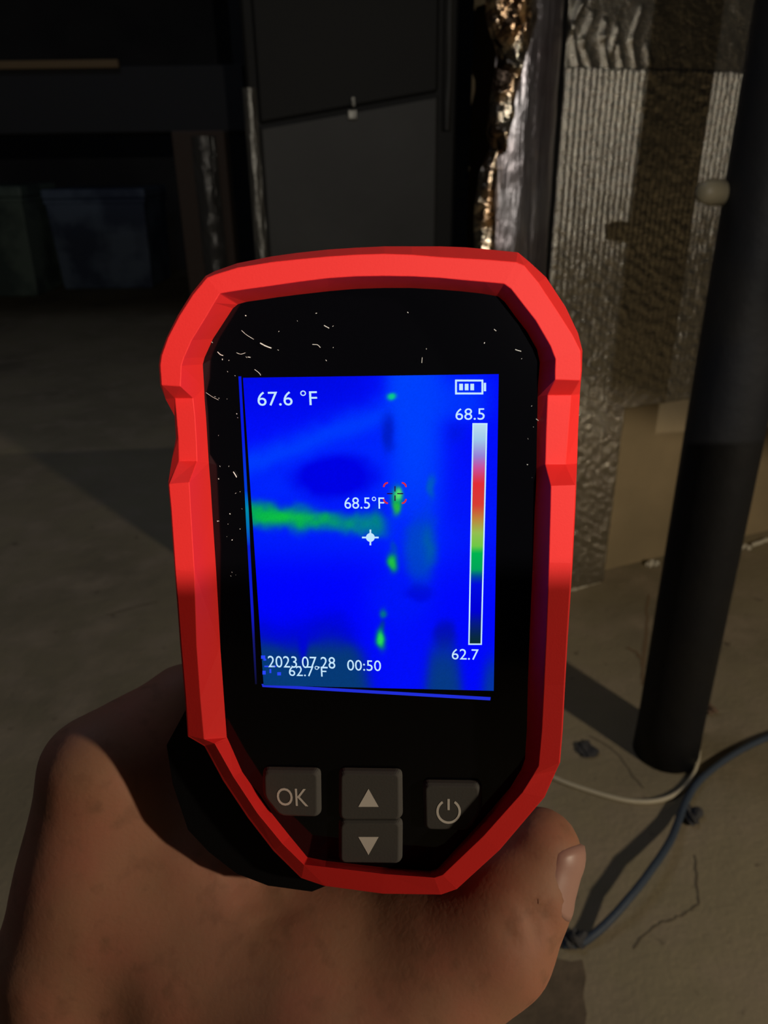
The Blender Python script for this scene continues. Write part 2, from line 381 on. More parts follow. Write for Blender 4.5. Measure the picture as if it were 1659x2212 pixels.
# dark shelf with a lit batten, far left
SH = 2.3
a0, a1 = wpt(-250, 150, SH), wpt(525, 158, SH)
zt_ = a0[2]; zb_ = wpt(300, 285, SH)[2]
shelf = empty('hanging_shelf', (a1[0], a1[1], zb_), 'black hanging shelf box with thin brown batten along its upper edge, top left', 'shelf')
v, f = box((0, 0, 0), EX, EY, EZ, (a0[0] - .6, a1[0]), (a1[1], a1[1] + .5), (zb_, zt_)); par(mk('box', v, f, M['shelf'], bevel=.004), shelf)
bL = wpt(-250, 150, SH)[0] - .6; bR = wpt(262, 150, SH)[0]
v, f = box((0, 0, 0), EX, EY, EZ, (bL, bR), (a1[1] - .018, a1[1] - .001), (zt_ - .006, zt_ + .016)); par(tag(mk('batten', v, f, M['wood'], bevel=.003), 'thin raw wood batten'), shelf)
v, f = box((0, 0, 0), EX, EY, EZ, (a1[0] - .06, a1[0] - .02), (a1[1] + .2, a1[1] + .24), (zt_, ZC)); par(mk('hanger', v, f, M['shelf']), shelf)

# two storage bins on the floor far back
def storage_bin(px0, px1, pyt, pyb, m, label):
    p0, p1 = floor_at(px0, pyb), floor_at(px1, pyb); y = (p0[1] + p1[1]) / 2
    d = (wpt((px0 + px1) / 2, pyb, 1.) - CAM); dd = (y / d[1]); x0 = wpt(px0, pyb, dd)[0]; x1 = wpt(px1, pyb, dd)[0]; h = wpt(px0, pyt, dd)[2]
    o = empty('storage_bin', ((x0 + x1) / 2, y + .2, 0), label, 'bin')
    w2 = (x1 - x0) / 2; cx_ = (x0 + x1) / 2; cy_ = y + .2
    loops = []
    for z, s in ((0.0, .92), (.01, .94), (h * .86, 1.0), (h * .86, 1.03), (h * .90, 1.03)):
        loops.append([(cx_ + sx * w2 * s, cy_ + sy * .2 * s, z) for sx, sy in ((-1, -1), (1, -1), (1, 1), (-1, 1))])
    v, f = loft(loops); par(mk('tub', v, f, m, bevel=.012), o)
    v, f = box((cx_, cy_, 0), EX, EY, EZ, (-w2 * 1.05, w2 * 1.05), (-.21, .21), (h * .90 + .001, h)); par(mk('lid', v, f, m, bevel=.01), o)
storage_bin(-110, 86, 400, 642, M['bin_green'], 'dim green-grey storage bin far back at the left edge of the photo')
storage_bin(132, 335, 405, 625, M['bin_blue'], 'dim blue-grey storage bin far back, right of the green-grey one')

# ------------------------------------------------------------------ black pipe standing on the floor
PB = floor_at(1437, 1622); PR = .0335
pipe = empty('black_pipe', PB, 'thick matte black iron pipe standing upright on the floor at the right', 'pipe')
rng = np.random.RandomState(3); loops = []
for z in np.linspace(0, ZC - .005, 60):
    lean = np.array([.0 * z, 0, 0]); rr = PR * (1.03 if z < .03 else 1.0)
    loops.append([PB + lean + np.array([math.cos(a) * rr, math.sin(a) * rr, z]) for a in [2 * math.pi * i / 40 for i in range(40)]])
v, f = loft(loops); par(mk('pipe_shaft', v, f, M['pipe'], None, smooth=False), pipe)
for p in bpy.data.objects['pipe_shaft'].data.polygons: p.use_smooth = len(p.vertices) == 4
def nub(name, px, py, d, r, length, direc, m, label):
    c = wpt(px, py, d); dr = np.array(direc, float); dr /= np.linalg.norm(dr)
    path = [c - dr * length * .5, c - dr * length * .15, c - dr * length * .1, c + dr * length * .3, c + dr * length * .45, c + dr * length * .5]
    v, f = tube(path, [r * .75, r * .75, r, r, r * .8, r * .4], 18)
    return par(tag(mk(name, v, f, m, None, smooth=True), label), pipe)
def pipe_depth(z): return (RW.T @ (np.array([PB[0], PB[1], z]) - CAM))[2] * -1
nub('plug', 1556, 417, pipe_depth(.55) * .995, .0095, .046, (-1, -.55, .1), M['fitting'], 'pale round plug')
nub('screw', 1652, 612, pipe_depth(.47) - .028, .0085, .014, (-.1, -1, .15), M['edge'], 'shiny screw head')

# ------------------------------------------------------------------ cord, cable and scraps on the floor
def floor_tube(name, path, r, m, label, cat, lift=None, n=10):
    pts = spline([floor_at(*p, 0) for p in path], 7)
    if lift is None: pts = [p + EZ * r for p in pts]
    else:
        L = np.interp(np.linspace(0, 1, len(pts)), np.linspace(0, 1, len(lift)), lift)
        # raise the run but keep it on the same line of the floor
        pts = [p + EZ * (r + l) for p, l in zip(pts, L)]
    v, f = tube(pts, r, n); return tag(mk(name, v, f, m, None, smooth=True), label, cat)
floor_tube('white_cord', [(1120, 1648), (1170, 1672), (1215, 1692), (1260, 1708), (1320, 1726), (1370, 1735), (1420, 1733), (1460, 1718), (1488, 1692), (1503, 1658), (1508, 1625), (1500, 1596)],
           .0024, M['cord'], 'thin off-white cord curving round the foot of the black pipe', 'cord')
floor_tube('blue_cable', [(1720, 1580), (1659, 1598), (1600, 1625), (1545, 1662), (1503, 1702), (1478, 1745), (1460, 1795), (1442, 1842), (1405, 1905), (1352, 1972), (1300, 2018), (1255, 2043), (1215, 2046)],
           .0036, M['cable'], 'blue-grey cable snaking over the floor at the lower right', 'cable', lift=[0, 0, 0, .001, .002, .003, .006, .011, .016, .014, .006, 0, 0])
def lump(name, px, py, r, m, label, cat, seed, flat=.5):
    bm = bmesh.new(); bmesh.ops.create_icosphere(bm, subdivisions=3, radius=1)
    c = floor_at(px, py); rs = np.random.RandomState(seed); ph = rs.rand(9) * 6
    V = []
    for q in bm.verts:
        d = np.array(q.co); k = 1 + .28 * math.sin(3 * d[0] + ph[0]) * math.sin(4 * d[1] + ph[1]) + .18 * math.sin(7 * d[0] + ph[2] + 5 * d[2])
        V.append(c + np.array([d[0] * r[0], d[1] * r[1], (d[2] * .96 + .9) * r[0] * flat]) * k * np.array([1, 1, 1]))
    mn = min(q[2] for q in V); V = [q - EZ * (mn - .0002) for q in V]
    Fc = [tuple(x.index for x in fc.verts) for fc in bm.faces]; bm.free()
    return tag(mk(name, V, Fc, m, None, smooth=False), label, cat)
lump('scrap', 1493, 1766, (.0085, .012), M['scrap'], 'crumpled dark scrap against the blue-grey cable', 'debris', 1, .5)
lump('scrap', 1240, 2040, (.010, .008), M['scrap'], 'dark scrap at the end of the blue-grey cable beside the thumb', 'debris', 8, .6)
lump('rubble_chip', 1528, 1535, (.008, .011), M['stone'], 'brown rubble chip on the floor just right of the black pipe', 'debris', 2, .6)
lump('rubble_chip', 1268, 1622, (.010, .012), M['scrap'], 'dark crumb inside the off-white cord, left of the black pipe', 'debris', 4, .22)

# ------------------------------------------------------------------ the thermal camera
SW_, SH2 = .0427, .0569
quad = [(532, 815), (1083, 807), (1060, 1492), (565, 1480)]
oc = [(-SW_ / 2, SH2 / 2), (SW_ / 2, SH2 / 2), (SW_ / 2, -SH2 / 2), (-SW_ / 2, -SH2 / 2)]
A_ = []
for (x, y), (u, v_) in zip(oc, quad):
    u = (u - CX) / FPX; v_ = -(v_ - CY) / FPX
    A_ += [[x, y, 1, 0, 0, 0, -u * x, -u * y, -u], [0, 0, 0, x, y, 1, -v_ * x, -v_ * y, -v_]]
Hm = np.linalg.svd(np.array(A_))[2][-1].reshape(3, 3)
if Hm[2, 2] < 0: Hm = -Hm
Hm[2] *= -1; Hm /= (np.linalg.norm(Hm[:, 0]) + np.linalg.norm(Hm[:, 1])) / 2
d1, d2, dT = Hm[:, 0], Hm[:, 1], Hm[:, 2]
d1 = d1 / np.linalg.norm(d1); d2 = d2 - (d2 @ d1) * d1; d2 /= np.linalg.norm(d2); d3 = np.cross(d1, d2)
DR = np.stack([d1, d2, d3], 1)                 # device -> camera space
dm = np.eye(4); dm[:3, :3] = RW @ DR; dm[:3, 3] = CAM + RW @ dT
def D(px, py, z=0.0):
    """photo point -> device coordinates on the plane z"""
    d = np.array([(px - CX) / FPX, -(py - CY) / FPX, -1.0]); o = DR.T @ (-dT); r = DR.T @ d
    t = (z - o[2]) / r[2]; return np.array([o[0] + r[0] * t, o[1] + r[1] * t, z])
def P_of(x, y, z=0.0):
    c = DR @ np.array([x, y, z]) + dT; return CX + c[0] / -c[2] * FPX, CY - c[1] / -c[2] * FPX
dev = empty('thermal_camera', (0, 0, 0), 'handheld thermal camera with red rubber bumper and glowing blue heat picture on its screen', 'camera', Matrix(dm.tolist()))

ST = [  # silhouette, front outer edge, ridge, glass edge, z front (mm)
 ((405,1591),(407,1589),(441,1597),(490,1592),4.6), ((399,1507),(401,1507),(433,1507),(484,1510),5), ((389,1393),(391,1393),(425,1393),(476,1398),5),
 ((377,1230),(379,1230),(420,1235),(467,1235),5), ((368,1100),(370,1100),(412,1100),(458,1100),5), ((363,1046),(365,1046),(409,1042),(455,1050),5),
 ((371,992),(386,996),(426,996),(451,1000),2.3), ((380,946),(385,946),(424,946),(448,950),2.3), ((377,898),(381,898),(421,898),(445,900),2.3), ((357,862),(378,860),(417,860),(442,864),2.3),
 ((346,832),(349,832),(390,835),(441,838),5), ((343,789),(346,789),(392,790),(438,787),5), ((346,768),(349,768),(397,774),(442,772),5),
 ((360,729),(363,729),(414,735),(460,732),5), ((384,681),(387,683),(443,688),(492,683),5), ((414,633),(417,636),(463,654),(503,666),5),
 ((444,596),(447,600),(475,634),(514,657),5), ((463,586),(467,592),(492,631),(532,652),5),
 ((511,569),(513,578),(530,625),(560,648),5), ((586,554),(587,566),(588,617),(600,642),5), ((643,546),(643,560),(643,609),(648,636),5),
 ((707,539),(707,554),(707,601),(710,629),5), ((767,535),(767,550),(767,597),(768,624),5), ((830,532),(830,548),(830,596),(830,622),5),
 ((890,532),(890,550),(890,597),(888,622),5), ((951,532),(950,555),(948,600),(944,625),5), ((1005,534),(1003,558),(1000,605),(995,629),5),
 ((1059,539),(1056,561),(1046,609),(1040,634),5), ((1119,545),(1115,566),(1089,613),(1076,640),5), ((1143,565),(1132,573),(1104,624),(1090,652),5),
 ((1180,599),(1163,610),(1128,655),(1112,682),5), ((1222,663),(1202,669),(1157,692),(1138,716),5), ((1249,720),(1236,722),(1189,747),(1160,755),5),
 ((1258,756),(1254,758),(1200,776),(1166,783),5), ((1257,801),(1255,801),(1199,800),(1164,812),5), ((1255,822),(1253,822),(1199,820),(1162,832),5),
 ((1253,852),(1234,853),(1183,853),(1161,858),2.3), ((1249,930),(1228,930),(1180,930),(1160,930),2.3), ((1247,1000),(1222,1003),(1178,1003),(1159,1003),2.3),
 ((1245,1048),(1243,1048),(1190,1050),(1158,1050),5), ((1243,1100),(1241,1100),(1189,1100),(1155,1100),5), ((1237,1217),(1235,1217),(1186,1215),(1151,1215),5),
 ((1227,1371),(1225,1371),(1180,1371),(1144,1371),5), ((1221,1480),(1219,1480),(1175,1480),(1140,1480),5), ((1216,1575),(1214,1575),(1170,1578),(1138,1575),5),
 ((1210,1648),(1208,1648),(1163,1655),(1134,1640),4.8), ((1203,1663),(1200,1664),(1152,1674),(1126,1662),4.2),
 ((1177,1722),(1173,1722),(1128,1712),(1102,1702),4.2), ((1080,1836),(1076,1834),(1044,1806),(1028,1787),4.2), ((987,1921),(984,1918),(956,1890),(945,1877),4.2),
 ((953,1933),(951,1930),(938,1896),(928,1882),4.2), ((827,1931),(827,1928),(827,1888),(827,1874),4.2), ((700,1914),(700,1911),(702,1873),(704,1860),4.2),
 ((650,1897),(652,1894),(657,1868),(664,1852),4.2), ((590,1838),(594,1836),(610,1822),(626,1806),4.2), ((535,1767),(539,1765),(556,1756),(578,1746),4.2),
 ((481,1686),(485,1684),(504,1677),(523,1667),4.2), ((441,1612),(444,1610),(464,1606),(494,1601),4.2)]
N = len(ST); mmz = .001
def inset(loop, d):
    c = np.mean(loop, 0); out = []
    for p in loop:
        q = p.copy(); dl = p[:2] - c[:2]; q[:2] = c[:2] + dl * (1 - d / np.linalg.norm(dl)); out.append(q)
    return out
low = [i >= 46 for i in range(N)]
ZK = [1.5 if 3 <= i <= 41 else 1.25 if i in (2, 42) else 1.05 for i in range(N)]
zb0 = [(-6.0 if (i >= 45 or i == 0) else -11.0) for i in range(N)]
L_S = [D(*s[0], (3.4 if low[i] else 4.5) * mmz) if not (6 <= i <= 9 or 36 <= i <= 38) else D(*s[0], 0.0) for i, s in enumerate(ST)]
for i in list(range(17, 33)): L_S[i] = D(*ST[i][0], -1.5 * mmz)
L_F = [D(*s[1], (s[4] * ZK[i] - (.9 if low[i] else .25)) * mmz) for i, s in enumerate(ST)]
L_R = [D(*s[2], s[4] * ZK[i] * mmz) for i, s in enumerate(ST)]
L_I = [D(*s[3], 0.0) for s in ST]
L_B = [np.array([p[0], p[1], zb0[i] * mmz]) for i, p in enumerate(L_S)]
L_B = inset(L_B, .0012)
L_I2 = [p + np.array([0, 0, -.0012]) for p in L_I]
L_B2 = inset([np.array([p[0], p[1], p[2] - .001]) for p in L_B], .005)
v, f = loft([L_B2, L_B, L_S, L_F, L_R, L_I, L_I2], False, False)
n = N
f += [(6 * n + i, 6 * n + (i + 1) % n, (i + 1) % n, i) for i in range(n)]
bump_ = mk('bumper', v, f, M['red'], dev, bevel=.0004, seg=2, angle=18); tag(bump_, 'red rubber bumper')
# glass faceplate
G0 = [np.array([p[0], p[1], 0.0]) for p in inset(L_I, -.0003)]; G1 = [p + np.array([0, 0, -.001]) for p in G0]
v, f = loft([G1, G0]); tag(mk('faceplate', v, f, M['glass'], dev), 'glossy black faceplate')
# rear body shell
S_in = inset(L_S, .0035)
low_px = {0: (393, 1560), 57: (405, 1640), 56: (436, 1735), 55: (478, 1780), 54: (535, 1825), 53: (600, 1850), 52: (690, 1862)}
Bz = []
for k, (z, ins) in enumerate(((-.0012, 0.0), (-.010, 0.0), (-.019, .003), (-.024, .012))):
    lp = []
    for i in range(N):
        p = S_in[i].copy()
        if i in low_px and k < 3: p = D(*low_px[i], -.010); p[:2] *= 1
        zz = z if not (i >= 45 or i == 0) else max(z, -.014) if i not in low_px else z
        lp.append(np.array([p[0], p[1], zz]))
    Bz.append(inset(lp, ins) if ins else lp)
v, f = loft(Bz); mk('body', v, f, M['body'], dev, bevel=.001)
# pistol grip
Pa, Pb_ = DR.T @ (cpt(815, 1600, .180) - dT), DR.T @ (cpt(825, 2260, .262) - dT)
ax = Pb_ - Pa; Lg = np.linalg.norm(ax); ax /= Lg; sx_ = np.array([1, 0, 0.]); sx_ -= (sx_ @ ax) * ax; sx_ /= np.linalg.norm(sx_); sy_ = np.cross(ax, sx_)
loops = []
for t, s in ((0, .9), (.1, 1), (.4, .95), (.75, 1.0), (.95, 1.04), (1, .92)):
    loops.append([Pa + ax * Lg * t + sx_ * math.cos(a) * .0165 * s + sy_ * math.sin(a) * .020 * s for a in [2 * math.pi * i / 28 for i in range(28)]])
v, f = loft(loops); mk('grip', v, f, M['body'], dev, smooth=False, bevel=.001)
# lens barrel at the back (faces away from the viewer)
c0 = np.array([0, .024, -.0235]); loops = []
for z, r in ((0, .016), (-.006, .0155), (-.0065, .013), (-.009, .0125), (-.009, .009), (-.006, .008)):
    loops.append([c0 + np.array([math.cos(a) * r, math.sin(a) * r, z]) for a in [2 * math.pi * i / 32 for i in range(32)]])
v, f = loft(loops); mk('lens', v, f, M['body'], dev)

# --- display: fine grid coloured per vertex like the thermal picture
def s2l(c): return np.where(c <= .04045, c / 12.92, ((c + .055) / 1.055) ** 2.4)
nu, nv = 221, 291
xs = np.linspace(-SW_ / 2, SW_ / 2, nu); ys = np.linspace(SH2 / 2, -SH2 / 2, nv)
XX, YY = np.meshgrid(xs, ys)
Cc = np.stack([XX, YY, np.full_like(XX, .00015)], -1) @ DR.T + dT
U = CX + Cc[..., 0] / -Cc[..., 2] * FPX; Vv = CY - Cc[..., 1] / -Cc[..., 2] * FPX
img = np.zeros(U.shape + (3,)); img[:] = (2, 14, 250)
WNZ = lambda s, sd: vnoise(U / s, Vv / s, sd)
def blend(wt, c):
    global img
    wt = np.clip(wt, 0, 1)[..., None]; img = img * (1 - wt) + np.array(c, float) * wt
def G(x, y, rx, ry, k=1.0, p=1.0):
    return k * np.exp(-(((U - x + 8 * (WNZ(22, 1) - .5)) / rx) ** 2 + ((Vv - y + 8 * (WNZ(22, 2) - .5)) / ry) ** 2) ** p)
def sg(x, s): return 1 / (1 + np.exp(-np.clip(x / s, -40, 40)))
jx, jy = 10 * (WNZ(26, 3) - .5), 10 * (WNZ(26, 4) - .5)
blend(.8 * sg(880 - Vv, 25) * sg(800 - U, 30), (0, 8, 222))
blend(.9 * sg(U - 835, 9) * sg(1150 - Vv, 50) * sg(955 - U, 14), (0, 72, 255))
blend(.8 * sg(U - 870, 12) * sg(905 - Vv, 10) * sg(1050 - U, 14) * sg(Vv - 818, 14), (0, 62, 255))
dl = (Vv - (1003 - (U - 545) * .385)) + jy                     # diagonal pale band
blend(.9 * np.exp(-(dl / 34) ** 2) * sg(845 - U, 10), (0, 62, 255))
blend(.85 * sg(dl - 30, 12) * sg(1090 - Vv, 14) * sg(850 - U, 14), (0, 42, 255))
blend(.95 * sg(dl - 38, 8) * G(720, 1028, 92, 50, 1.3, 2.2), (0, 2, 228))
blend(.9 * G(838, 935, 15, 40, 1, 1.5), (0, 28, 196))
blend(.7 * G(985, 935, 22, 22, 1.0), (0, 22, 225))
blend(.75 * sg(Vv - 1130, 12) * sg(1200 - Vv, 18) * sg(1000 - U, 25), (0, 34, 255))
blend(.6 * sg(U - 975, 18) * sg(Vv - 1050, 30) * sg(1180 - Vv, 20), (0, 26, 250))
blend(.9 * sg(Vv - 1225, 18) * sg(800 - U, 22), (0, 2, 255))
blend(.7 * sg(Vv - 1260, 18) * sg(U - 930, 22), (0, 4, 255))
blend(.6 * G(860, 1290, 70, 60, 1, 2), (0, 22, 248)); blend(.8 * G(905, 1280, 30, 18, 1, 2), (0, 8, 215))
blend(.65 * G(905, 1190, 34, 74, 1, 2.2), (0, 84, 176)); blend(.5 * G(928, 1175, 14, 60, 1, 1), (0, 110, 140))
blend(.6 * G(932, 1052, 9, 26, 1, 1.4), (0, 110, 160))
ctr = 1112 + (U - 545) * .085 + 16 * (WNZ(34, 5) - .5) + 6 * (WNZ(11, 8) - .5)
blend(sg(835 - U, 7) * np.exp(-(np.abs(Vv - ctr) / (30 - (U - 545) * .022)) ** 3.0), (0, 92, 190))
blend(sg(826 - U, 7) * np.exp(-(np.abs(Vv - ctr) / (21 - (U - 545) * .02)) ** 2.4) * np.clip(1.05 - (U - 560) / 380, .3, 1) * (.7 + .5 * WNZ(18, 9)), (6, 176, 78))
blend(.5 * G(625, 1116, 70, 10), (20, 205, 60)); blend(.7 * G(815, 1122, 10, 26), (0, 130, 130))
for (x, y, rx, ry, c, k) in ((845, 857, 11, 8, (10, 200, 140), 1.1), (857, 1078, 12, 26, (0, 150, 110), 1.1), (859, 1068, 9, 12, (90, 225, 110), 1.0), (854, 1096, 9, 14, (40, 190, 60), .9),
                         (848, 1215, 12, 22, (0, 130, 120), 1.0), (847, 1217, 8, 14, (30, 190, 70), 1.0), (850, 1180, 8, 14, (0, 80, 170), .6), (828, 1325, 9, 12, (0, 120, 130), .9), (826, 1355, 7, 14, (0, 50, 150), .8),
                         (823, 1380, 11, 24, (0, 140, 110), 1.1), (823, 1380, 7, 15, (40, 220, 90), 1.0)):
    blend(G(x, y, rx, ry, k, 1.4), c)
e1 = 1340 + 10 * np.sin((U - 560) / 32.0) + jy
blend(.75 * sg(Vv - e1, 12) * sg(770 - U + (Vv - 1400) * .15, 8), (0, 6, 200))
e2 = 1392 + 8 * np.sin((U - 590) / 26.0) + jy + 30 * np.exp(-((U - 655) / 9) ** 2)
blend(.95 * sg(Vv - e2, 10) * sg(782 - U + (Vv - 1400) * .2, 8), (6, 60, 112))
blend(.9 * G(962, 1372, 24, 34, 1.1, 2), (2, 10, 190))
blend(.9 * sg(Vv - 1395 - jy, 16) * sg(28 + (Vv - 1395) * .12 - np.abs(U - 958), 6), (6, 62, 118))
blend(.8 * sg(Vv - 1425, 14) * sg(U - 1043 - (1492 - Vv) * .1, 6), (4, 66, 130))
img *= (1 + .05 * (np.random.RandomState(2).rand(nv, nu, 1) - .5))
rgb = s2l(np.clip(img, 0, 255) / 255.)
V = np.stack([XX, YY, np.full_like(XX, .00015)], -1).reshape(-1, 3).tolist()
display = mk('display', V, [q[::-1] for q in grid_faces(nu, nv)], None, dev)
ca = display.data.color_attributes.new('thermal_tint', 'FLOAT_COLOR', 'POINT')
ca.data.foreach_set('color', np.concatenate([rgb, np.ones(rgb.shape[:2] + (1,))], -1).astype(np.float32).ravel())
def emat(name, color=None, strength=1.0, attr=None):
    m = bpy.data.materials.new(name); m.use_nodes = True; nt = m.node_tree; nt.nodes.clear()
    out = nt.nodes.new('ShaderNodeOutputMaterial'); em = nt.nodes.new('ShaderNodeEmission'); em.inputs[1].default_value = strength
    if attr:
        at = nt.nodes.new('ShaderNodeAttribute'); at.attribute_name = attr; nt.links.new(at.outputs['Color'], em.inputs[0])
    else: em.inputs[0].default_value = (*color, 1)
    nt.links.new(em.outputs[0], out.inputs[0]); return m
display.data.materials.append(emat('heat_picture', attr='thermal_tint')); tag(display, 'glowing blue heat picture')
E_TXT = emat('screen_text', lin(196, 232, 255)); E_DARK = emat('screen_dark_mark', lin(40, 8, 60)); E_RED = emat('screen_red_mark', lin(215, 45, 50)); E_BLUE = emat('screen_blue_mark', lin(40, 70, 255))

def text_mesh(s, x0, y0, x1, y1, z, extrude=0.0, fit=True):
    cu = bpy.data.curves.new('t', 'FONT'); cu.body = s; cu.resolution_u = 4
    cu.extrude = 0
    ob = bpy.data.objects.new('t', cu); COL.objects.link(ob); bpy.context.view_layer.update()
    me = bpy.data.meshes.new_from_object(ob.evaluated_get(bpy.context.evaluated_depsgraph_get()))
    bpy.data.objects.remove(ob)
    c = np.array([v.co[:] for v in me.vertices]); lo, hi = c.min(0), c.max(0)
    u = (c[:, 0] - lo[0]) / (hi[0] - lo[0]); w_ = (c[:, 1] - lo[1]) / (hi[1] - lo[1])
    verts = [(x0 + (x1 - x0) * a, y0 + (y1 - y0) * b, z) for a, b in zip(u, w_)]
    faces = [tuple(p.vertices) for p in me.polygons]; bpy.data.meshes.remove(me)
    return verts, faces
def pxbox(x0, y0, x1, y1, z):
    """photo box -> device box"""
    cxm, cym = (x0 + x1) / 2, (y0 + y1) / 2
    l, r, t, b = D(x0, cym, z), D(x1, cym, z), D(cxm, y0, z), D(cxm, y1, z)
    return l[0], b[1], r[0], t[1]
ZT = .0003
def readout(s, bx, m=E_TXT, z=ZT, bold=0.0):
    a = pxbox(*bx, z); v, f = text_mesh(s, a[0], a[1], a[2], a[3], z); return mk('readout', v, f, m, display)
readout('67.6 °F', (556, 844, 685, 876)); readout('68.5', (984, 882, 1047, 907)); readout('62.7', (976, 1402, 1034, 1425))
readout('68.5°F', (744, 1073, 830, 1099)); readout('2023.07.28', (579, 1418, 724, 1443)); readout('00:50', (750, 1426, 823, 1449)); readout('62.7°F', (624, 1438, 705, 1461))
def rect(px, z): return ([D(*p, z) for p in px], [tuple(range(len(px)))])
def frame_rect(x0, y0, x1, y1, t, z):
    return join(*[rect(q, z) for q in ([(x0, y0), (x1, y0), (x1, y0 + t), (x0, y0 + t)], [(x0, y1 - t), (x1, y1 - t), (x1, y1), (x0, y1)],
                                       [(x0, y0 + t), (x0 + t, y0 + t), (x0 + t, y1 - t), (x0, y1 - t)], [(x1 - t, y0 + t), (x1, y0 + t), (x1, y1 - t), (x1 - t, y1 - t)])])
v, f = join(frame_rect(983, 820, 1044, 852, 4, ZT), rect([(1045, 827), (1050, 827), (1050, 845), (1045, 845)], ZT),
            *[rect([(x, 829), (x + 8, 829), (x + 8, 843), (x, 843)], ZT) for x in (992, 1004, 1016)])
mk('battery_icon', v, f, E_TXT, display)
# colour scale
sc_ = [(914, (190, 225, 240)), (950, (160, 200, 235)), (985, (150, 130, 215)), (1010, (200, 80, 160)), (1045, (225, 45, 55)), (1090, (215, 60, 50)), (1120, (190, 130, 60)), (1150, (150, 190, 80)), (1180, (110, 200, 70)),
       (1195, (0, 180, 80)), (1230, (0, 165, 90)), (1245, (0, 70, 160)), (1262, (0, 10, 225)), (1320, (0, 0, 215)), (1345, (5, 25, 140)), (1375, (8, 40, 70)), (1390, (10, 45, 45))]
def bar_x(y, s):                     # the bar leans with the screen
    l = np.interp(y, [914, 1393], [1020.5, 1011.5]); r = np.interp(y, [914, 1393], [1053, 1041]); return l if s == 0 else r
yy = np.linspace(917, 1390, 120); V = []; cols = []
for y in yy:
    c = [np.interp(y, [q[0] for q in sc_], [q[1][k] for q in sc_]) for k in range(3)]
    V += [D(bar_x(y, 0) + 3, y, ZT), D(bar_x(y, 1) - 3, y, ZT)]; cols += [list(s2l(np.array(c) / 255.)) + [1]] * 2
cs = mk('colour_scale', V, [(2 * i, 2 * i + 1, 2 * i + 3, 2 * i + 2) for i in range(len(yy) - 1)], emat('scale_gradient', attr='thermal_tint'), display)
ca = cs.data.color_attributes.new('thermal_tint', 'FLOAT_COLOR', 'POINT'); ca.data.foreach_set('color', np.array(cols, dtype=np.float32).ravel())
bl = [(bar_x(914, 0), 914), (bar_x(914, 1), 914), (bar_x(1393, 1), 1393), (bar_x(1393, 0), 1393)]
il = [(bar_x(917, 0) + 3, 917), (bar_x(917, 1) - 3, 917), (bar_x(1390, 1) - 3, 1390), (bar_x(1390, 0) + 3, 1390)]
mk('scale_outline', [D(*p, ZT) for p in bl + il], [(i, (i + 1) % 4, 4 + (i + 1) % 4, 4 + i) for i in range(4)], E_TXT, display)
def disc(x, y, r, z, k=20): return rect([(x + r * math.cos(2 * math.pi * i / k), y + r * math.sin(2 * math.pi * i / k)) for i in range(k)], z)
v, f = join(disc(800, 1161, 9.5, ZT), rect([(782, 1159.3), (818, 1159.3), (818, 1162.9), (782, 1162.9)], ZT + .00005), rect([(798.3, 1144), (801.9, 1144), (801.9, 1178), (798.3, 1178)], ZT + .0001))
mk('centre_marker', v, f, E_TXT, display)
def arc(x, y, r, a0, a1, t, z, k=7):
    V = []; 
    for i in range(k + 1):
        a = math.radians(a0 + (a1 - a0) * i / k); V += [D(x + (r - t / 2) * math.cos(a), y + (r - t / 2) * math.sin(a), z), D(x + (r + t / 2) * math.cos(a), y + (r + t / 2) * math.sin(a), z)]
    return V, [(2 * i, 2 * i + 1, 2 * i + 3, 2 * i + 2) for i in range(k)]
v, f = join(arc(838, 1052, 9, 180, 270, 3.5, ZT), arc(868, 1052, 9, 270, 360, 3.5, ZT), arc(838, 1078, 9, 90, 180, 3.5, ZT), arc(868, 1078, 9, 0, 90, 3.5, ZT))
mk('hot_spot_bracket', v, f, E_RED, display)
v, f = join(rect([(836, 1065), (848, 1065), (848, 1067.5), (836, 1067.5)], ZT), rect([(852, 1050), (854.5, 1050), (854.5, 1062), (852, 1062)], ZT), rect([(852, 1070), (854.5, 1070), (854.5, 1082), (852, 1082)], ZT), rect([(858, 1065), (871, 1065), (871, 1067.5), (858, 1067.5)], ZT))
mk('hot_spot_cross', v, f, E_DARK, display)
v, f = join(*[rect([(x, y), (x + w_, y), (x + w_, y + h), (x, y + h)], ZT) for x, y, w_, h in ((564, 1416, 9, 7), (569, 1423, 6, 4), (567, 1449, 7, 8), (599, 1452, 8, 7), (571, 1438, 9, 3), (587, 1438, 10, 3), (582, 1445, 4, 9))])
mk('cold_spot_bracket', v, f, E_BLUE, display)
# display's reflection painted as emissive strips left of and below the picture
E_REFLECTION = emat('reflection_emission_low', lin(32, 46, 215))
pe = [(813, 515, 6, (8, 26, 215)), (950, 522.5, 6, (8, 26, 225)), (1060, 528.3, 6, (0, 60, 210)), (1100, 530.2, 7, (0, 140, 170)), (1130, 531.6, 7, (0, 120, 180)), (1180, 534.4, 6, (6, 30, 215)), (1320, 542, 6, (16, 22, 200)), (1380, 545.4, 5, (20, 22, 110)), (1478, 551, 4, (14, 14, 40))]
V = []; cols = []
for y, x, w_, c in pe:
    V += [D(x, y, .0001), D(x + w_, y, .0001)]; cols += [list(s2l(np.array(c) / 255.)) + [1]] * 2
pe_o = mk('display_reflection', V, [(2 * i, 2 * i + 1, 2 * i + 3, 2 * i + 2) for i in range(len(pe) - 1)], emat('reflection_emission', attr='thermal_tint'), dev)
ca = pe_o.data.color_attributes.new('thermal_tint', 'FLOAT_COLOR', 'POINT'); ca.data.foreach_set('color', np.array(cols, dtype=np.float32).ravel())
mk('display_reflection', [D(565, 1477.5, .0001), D(1060, 1506, .0001), D(1059, 1513, .0001), D(567, 1484, .0001)], [(0, 1, 2, 3)], E_REFLECTION, dev)

